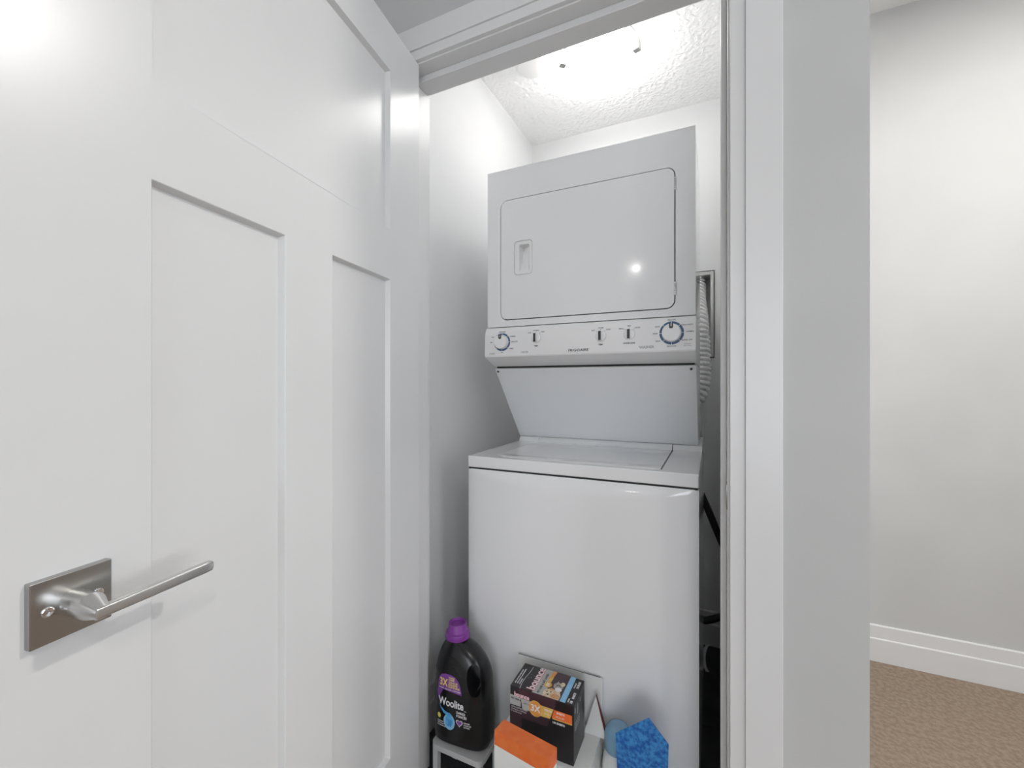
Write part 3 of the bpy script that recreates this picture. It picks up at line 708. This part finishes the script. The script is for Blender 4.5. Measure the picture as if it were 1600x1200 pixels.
# label print
def printed(build, name, mats, off=.0006, cut=.006):
    bm = B(); build(bm); bmesh.ops.triangulate(bm, faces=[f for f in bm.faces if len(f.verts) > 4]); dense(bm, cut)
    for v in bm.verts: v.co.y = frontface(v.co.x, v.co.z)-off + min(0, v.co.y)*.6
    bm.transform(MW[bt.name]); return obj(name, bm, mats, bt, recalc=False)
def fit(bm, txt, x0, x1, z, h, bold=.0003, mi=0):
    k = B(); add_text(k, txt, h/.72, 0, 0); xs_ = [v.co.x for v in k.verts]; k.free()
    sx = (x1-x0)/(max(xs_)-min(xs_)); add_text(bm, txt, h/.72, x0-min(xs_)*sx, z, mi, sx=sx, bold=bold)
def badge(bm):
    patch(bm, [(-.064, .160), (-.062, .178), (-.059, .190), (-.051, .1985), (-.037, .2030), (-.020, .2030), (-.006, .199), (.005, .190), (.0115, .177), (.0150, .162), (.0155, .1535)], 0)
    patch(bm, [(-.064, .160), (-.044, .1575), (-.052, .148), (-.057, .136), (-.058, .124), (-.062, .128), (-.066, .143)], 0)
printed(badge, 'purple_badge', ['purple_ink'])
def drop(bm):
    pts = [(-.0235+.0185*math.cos(t)*(1 if math.sin(t) < .2 else 1-.35*(math.sin(t)-.2)), .072+.024*math.sin(t)) for t in [i/32*2*PI for i in range(32)]]
    patch(bm, pts, 1)
    patch(bm, [(-.060, .118), (-.050, .106), (-.036, .098), (-.020, .0945), (-.012, .088), (-.028, .086), (-.042, .092), (-.052, .102)], 0, off=.0002)
    patch(bm, [(-.0235+.012*math.cos(i/24*2*PI), .073+.0165*math.sin(i/24*2*PI)) for i in range(24)], 2, off=.0006)
printed(drop, 'blue_drop', ['blue_ink', 'paleblue_ink', 'blue_ink'])
def heart(bm, s, mi, off):
    patch(bm, [(.0095+s*16*math.sin(t)**3, .076+s*(13*math.cos(t)-5*math.cos(2*t)-2*math.cos(3*t)-math.cos(4*t))) for t in [i/40*2*PI for i in range(40)]], mi, off)
printed(lambda bm: (heart(bm, .00068, 0, 0), heart(bm, .00052, 1, .0005)), 'heart_emblem', ['white_ink', 'purple_ink'])
printed(lambda bm: patch(bm, ell(-.058, .080, .0060, .0075), 0), 'round_emblem', ['yellow_ink'])
def wl(bm):
    patch(bm, [(.0235, .1125), (.0310, .1125), (.0310, .1137), (.0235, .1137)], 0)
    fit(bm, 'DARKS', .0005, .0270, .1010, .0068); fit(bm, 'FONC\u00c9S', .0005, .0320, .0915, .0068)
    for q, s_ in enumerate(('DESIGNED', 'COLOUR CARE', 'SOFTNESS')): fit(bm, s_, .0235, .0420+.004*(q == 1), .0790-q*.006, .0036, .0001)
    for q, s_ in enumerate(('CLEANS', 'WITHOUT', 'FADING')): fit(bm, s_, -.063, -.043+.004*q, .0640-q*.006, .0036, .0001)
printed(wl, 'small_lettering', ['white_ink'], off=.0011, cut=.01)['kind'] = 'stuff'
printed(lambda bm: fit(bm, 'Woolite', -.0590, .0215, .1150, .0215, .0008), 'brand_lettering', ['white_ink'], off=.0011, cut=.01)
def yl(bm):
    fit(bm, '3X', -.0555, -.0300, .1690, .0205, .0007)
    for s_, x1, z, h in (('TAKE', -.0080, .1930, .0040), ('CARE', -.0080, .1875, .0040), ('COLOUR', .0030, .1800, .0050), ('SHAPE', .0020, .1735, .0050), ('SOFTNESS', .0090, .1670, .0050)): fit(bm, s_, -.0265, x1, z, h, .0002)
printed(yl, 'yellow_lettering', ['yellow_ink'], off=.0012, cut=.01)['kind'] = 'stuff'
printed(lambda bm: fit(bm, 'SHAPE  COLOUR  SOFTNESS', -.058, .0120, .1600, .0034, .0001), 'badge_lettering', ['white_ink'], off=.0012, cut=.01)['kind'] = 'stuff'

# open white carton with a raised rear flap
CX0, CX1, CY0, CY1, CT = -.526, -.272, 1.008, 1.165, .220
ct = thing('white_carton', 'white cardboard carton with raised rear flap leaning before the washer', 'carton', ((CX0+CX1)/2, CY0, 0))
bm = B(); box(bm, CX0, CX1, CY0, CY1, 0, CT); obj('carton_body', bm, 'white_card', ct, bevel=.001)
bm = B(); plate(bm, [(CX0, CT-.01), (CX1, CT-.01), (CX1, .3560), (CX1-.008, .3600), (CX0+.005, .3600), (CX0, .3590)], None, CY1-.0005, CY1+.0032); obj('rear_flap', bm, 'white_card', ct)
bm = B(); box(bm, CX0+.001, CX1-.008, CY1+.0001, CY1+.0026, .3588, .3606); obj('flap_core', bm, 'ink', ct)
# dryer sheet box
X0, X1, Y0, Y1, Z0, Z1 = -.4845, -.3105, 1.020, 1.120, CT+.0005, .3715
ds = thing('dryer_sheet_box', 'black box of dryer sheets with grey, gold and blue print on white carton', 'dryer sheet box', ((X0+X1)/2, (Y0+Y1)/2, Z0))
bm = B(); box(bm, X0, X1, Y0, Y1, Z0, Z1); obj('carton_body', bm, 'black_card', ds, bevel=.002)
W_, D_, HH = X1-X0, Y1-Y0, Z1-Z0
# top print: local a 0..W (right), b 0..D (back); built in XZ then laid flat
names = ['black_card', 'grey_card', 'white_ink', 'pink_ink', 'amber_ink', 'gold_ink', 'paleblue_ink', 'cream_ink', 'tan_ink', 'catgrey_ink', 'orange_ink', 'plum_card', 'charcoal']
bm = B()
patch(bm, [(.062, 0), (.094, 0), (.094, D_), (.062, D_)], 1, 0)
patch(bm, [(.0835, .062), (.0935, .062), (.0985, D_), (.0885, D_)], 4, .0002)
patch(bm, [(.084, .045), (.0945, .045), (.0965, .075), (.0885, .075)], 5, .0003)
patch(bm, ell(.091, .043, .0105, .0105), 4, .0004); patch(bm, ell(.091, .043, .0088, .0088), 5, .0005)
patch(bm, [(.094, 0), (.137, 0), (.137, D_), (.0985, D_), (.094, .07)], 11, 0)
patch(bm, [(.090, 0), (.134, 0), (.134, .016), (.128, .030), (.114, .033), (.104, .030), (.096, .029), (.090, .024)], 7, .0003)
patch(bm, ell(.100, .016, .012, .014), 7, .0004); patch(bm, ell(.121, .010, .012, .009), 8, .0004); patch(bm, ell(.106, .031, .006, .004), 8, .0005)
patch(bm, ell(.118, .048, .013, .014), 9, .0004); patch(bm, ell(.127, .059, .006, .008), 7, .0005); patch(bm, ell(.122, .036, .009, .008), 2, .0005)
patch(bm, [(.109, .056), (.113, .067), (.117, .058)], 9, .0005)
for p in ((.097, .018), (.107, .020)): patch(bm, ell(*p, .0019, .0022), 0, .0007)
patch(bm, ell(.102, .009, .0028, .0022), 0, .0007)
patch(bm, ell(.114, .050, .0018, .0022), 0, .0007); patch(bm, ell(.121, .051, .0018, .0022), 0, .0007)
patch(bm, [(.137, 0), (.1515, 0), (.1515, D_), (.137, D_)], 6, .0002)
patch(bm, [(.0275, -.0), (.0287, 0), (.0262, .02), (.0268, .045), (.0300, .07), (.0300, .092), (.0290, .092), (.0288, .07), (.0256, .045), (.0250, .02)], 2, .0002)
for p in ((.040, .05), (.036, .062), (.046, .058), (.034, .045)): patch(bm, ell(*p, .0007, .0007, 8), 2, .0002)
add_text(bm, 'bounce', .0315, .0655, .0065, 3, rot=PI/2, bold=.0011, sx=.98, th=.0004)
add_text(bm, 'bounce', .0315, .0648, .0070, 2, rot=PI/2, bold=.0001, sx=.98, th=.0007)
add_text(bm, 'PET HAIR & LINT GUARD', .0088, .0800, .0045, 0, rot=PI/2, bold=.0002, sx=.80, th=.0004)
add_text(bm, '3X', .0115, .0945, .0365, 2, rot=PI/2, bold=.0003, th=.0008)
add_text(bm, 'MEGA SHEETS', .0055, .0945, .064, 5, rot=PI/2, th=.0006)
for q, s in enumerate(('LINT & PET HAIR GUARD DRYER', 'SHEETS FEUILLES ASSOUPLISSANTES', 'ANTI STATIC')): add_text(bm, s, .0046, .0098+q*.0062, .014, 2, rot=PI/2, th=.0004, sx=.85)
for q, (s, z) in enumerate((('130', .004), ('SHEETS', .022), ('FEUILLES', .062))): add_text(bm, s, .0085, .1680, z, 2, rot=PI/2, bold=.0002, sx=.8, th=.0004)
for q, (s, z) in enumerate((('DRYER', .006), ('SECHEUSE', .060))): add_text(bm, s, .0052, .1590, z, 2, rot=PI/2, th=.0004, sx=.85)
bm.transform(Matrix(((1, 0, 0, X0), (0, 0, 1, Y0), (0, -1, 0, Z1+.0002), (0, 0, 0, 1))))
obj('top_print', bm, names, ds, recalc=False)
bm = B()
patch(bm, [(0, HH-.048), (.031, HH-.048), (.031, HH-.0250), (0, HH-.0220)], 1, .0001)
patch(bm, [(.0235, HH), (.1265, HH), (.1265, HH-.0165), (.120, HH-.032), (.105, HH-.075), (.034, HH-.075), (.034, HH-.052), (.031, HH-.025)], 11, 0)
patch(bm, [(.031, HH-.0250), (.064, HH-.0250), (.064, HH-.050), (.036, HH-.052)], 1, .0002)
patch(bm, [(0, 0), (.034, 0), (.034, HH-.052), (.0, HH-.052)], 11, .0001)
patch(bm, [(.078, HH-.0255), (.122, HH-.0255), (.112, HH-.052), (.078, HH-.0535)], 5, .0002)
patch(bm, [(.1235, HH-.0255), (W_-.004, HH-.0255), (W_-.004, HH-.0470), (.1165, HH-.0475)], 10, .0003)
patch(bm, [(.119, HH-.0475), (W_-.004, HH-.0470), (W_-.004, HH-.0495), (.118, HH-.0500)], 5, .0003)
patch(bm, ell(.0725, HH-.039, .0185, .0205, 32), 5, .0004); patch(bm, ell(.0725, HH-.039, .0165, .0185, 32), 4, .0005)
add_text(bm, 'bounce', .0160, .0125, HH-.0235, 3, bold=.0008, th=.0005, sx=.9)
add_text(bm, 'bounce', .0160, .0122, HH-.0232, 2, bold=.0001, th=.0008, sx=.9)
add_text(bm, 'PET HAIR &', .0062, .0035, HH-.0330, 0, bold=.0002, th=.0005, sx=.9)
add_text(bm, 'LINT GUARD', .0056, .0395, HH-.0370, 12, th=.0006, sx=.75)
for q, s in enumerate(('STATIC CONTROL & FRESH', 'CONTROLE LA STATIQUE', 'ET LES PEILUCHES')): add_text(bm, s, .0044, .0035, HH-.0545-q*.0058, 2, th=.0004, sx=.85)
add_text(bm, '3X', .0230, .0590, HH-.0460, 2, bold=.0006, th=.0009, sx=.95)
add_text(bm, 'MEGA', .0078, .0965, HH-.0360, 2, bold=.0002, th=.0005)
add_text(bm, 'PLUS', .0060, .0965, HH-.0450, 2, th=.0005)
add_text(bm, 'SHEETS', .0066, .1295, HH-.0335, 2, bold=.0002, th=.0006)
add_text(bm, 'FEUILLES', .0060, .1270, HH-.0430, 2, th=.0006)
add_text(bm, '130 SHEETS', .0066, .118, HH-.060, 2, bold=.0002, th=.0004)
bm.transform(Matrix.Translation((X0, Y0-.0002, Z0)))
obj('front_print', bm, names, ds, recalc=False)
bm = B()
patch(bm, ell(.012, HH-.020, .0045, .0075, 12), 0, 0); patch(bm, ell(.034, HH-.028, .0045, .015, 12), 0, 0); patch(bm, ell(.056, HH-.020, .0035, .006, 12), 0, 0)
for q in range(3): add_text(bm, 'DIRECTIONS MODE', .0048, .010, HH-.055-q*.008, 0, th=.0003)
bm.transform(Matrix(((0, -1, 0, X1+.0002), (1, 0, 0, Y0), (0, 0, 1, Z0), (0, 0, 0, 1))))
obj('side_print', bm, ['grey_card'], ds, recalc=False)
# slim orange and white box in front
ob = thing('orange_box', 'slim orange and white box, its corner just showing left of black sheet box', 'box', (-.477, .968, 0), R(-8.6))
bm = B(); box(bm, 0, .15, -.040, 0, 0, .3195); bm.transform(MW[ob.name]); obj('carton_body', bm, 'white_card', ob, bevel=.0008)
bm = B(); box(bm, -.0003, .1503, -.0403, .0003, .285, .3198); bm.transform(MW[ob.name]); obj('orange_band', bm, 'orange_ink', ob)
# white folded card with red edge
fc = thing('folded_card', 'pointed white card with red back edge standing right of black sheet box', 'card', (-.284, 1.138, CT))
bm = B(); y_ = 1.138
plate(bm, [(-.284, .3285), (-.3155, CT+.001), (-.2565, CT+.001), (-.2635, .250)], None, y_-.004, y_); obj('card_face', bm, 'white_card', fc)
bm = B(); plate(bm, [(-.284, .3295), (-.285, .3255), (-.2650, .250), (-.258, CT+.001), (-.2505, CT+.001), (-.2605, .252)], None, y_-.001, y_+.006); obj('red_edge', bm, 'red_card', fc)
# bottle with pale blue cap
pb = thing('pale_capped_bottle', 'white bottle with rounded pale blue cap in front of the washer', 'bottle', (-.2245, 1.132, 0))
bm = B(); lathe(bm, [(0, 0), (.036, 0), (.040, .004), (.040, .17), (.036, .195), (.024, .212), (.022, .220)], loc=(-.2245, 1.132, 0), n=40); obj('bottle_body', bm, 'white_card', pb, smooth=40)
bm = B(); lathe(bm, [(.033, .212), (.0345, .214), (.0345, .246), (.0325, .259), (.027, .2685), (.017, .2745), (0, .2765)], loc=(-.2245, 1.132, 0), n=40); obj('cap', bm, 'cap_blue', pb, smooth=45)
# blue pouch
bp_ = thing('blue_pouch', 'shiny blue plastic pouch with a raised corner in front of the washer', 'pouch', (-.15, 1.055, 0))
bm = B(); nu, nv = 30, 30
F, K = [], []
for j in range(nv+1):
    fr, bkr = [], []
    for i in range(nu+1):
        u, v_ = i/nu, j/nv
        e = max(0, math.sin(PI*u))**.45*max(0, math.sin(PI*min(1, v_*1.05)))**.4
        tl = .312+(.376-.312)*u/.64 if u < .64 else .376-(.376-.328)*(u-.64)/.36
        xb, xt = -.20+.10*u, -.2151+.1231*u
        x = xb+(xt-xb)*v_; z = v_*tl; wr = .0025*noise.noise(Vector((x*38, z*30, 2)))
        th_ = .017*e*(1.15-v_*.75)
        fr.append(bm.verts.new((x, -th_-.0006+wr*e, z))); bkr.append(bm.verts.new((x, th_+.0006, z)))
    F.append(fr); K.append(bkr)
for j in range(nv):
    for i in range(nu):
        bm.faces.new([F[j][i], F[j][i+1], F[j+1][i+1], F[j+1][i]]); bm.faces.new([K[j][i+1], K[j][i], K[j+1][i], K[j+1][i+1]])
for j in range(nv):
    for i in (0, nu): bm.faces.new([F[j][i], F[j+1][i], K[j+1][i], K[j][i]])
for i in range(nu):
    for j in (0, nv): bm.faces.new([F[j][i], F[j][i+1], K[j][i+1], K[j][i]])
bm.transform(Matrix.Translation((0, 1.055, 0)))
bmesh.ops.translate(bm, verts=bm.verts, vec=(0, 0, -min(v.co.z for v in bm.verts)))
obj('pouch_body', bm, 'bag_blue', bp_, smooth=40)
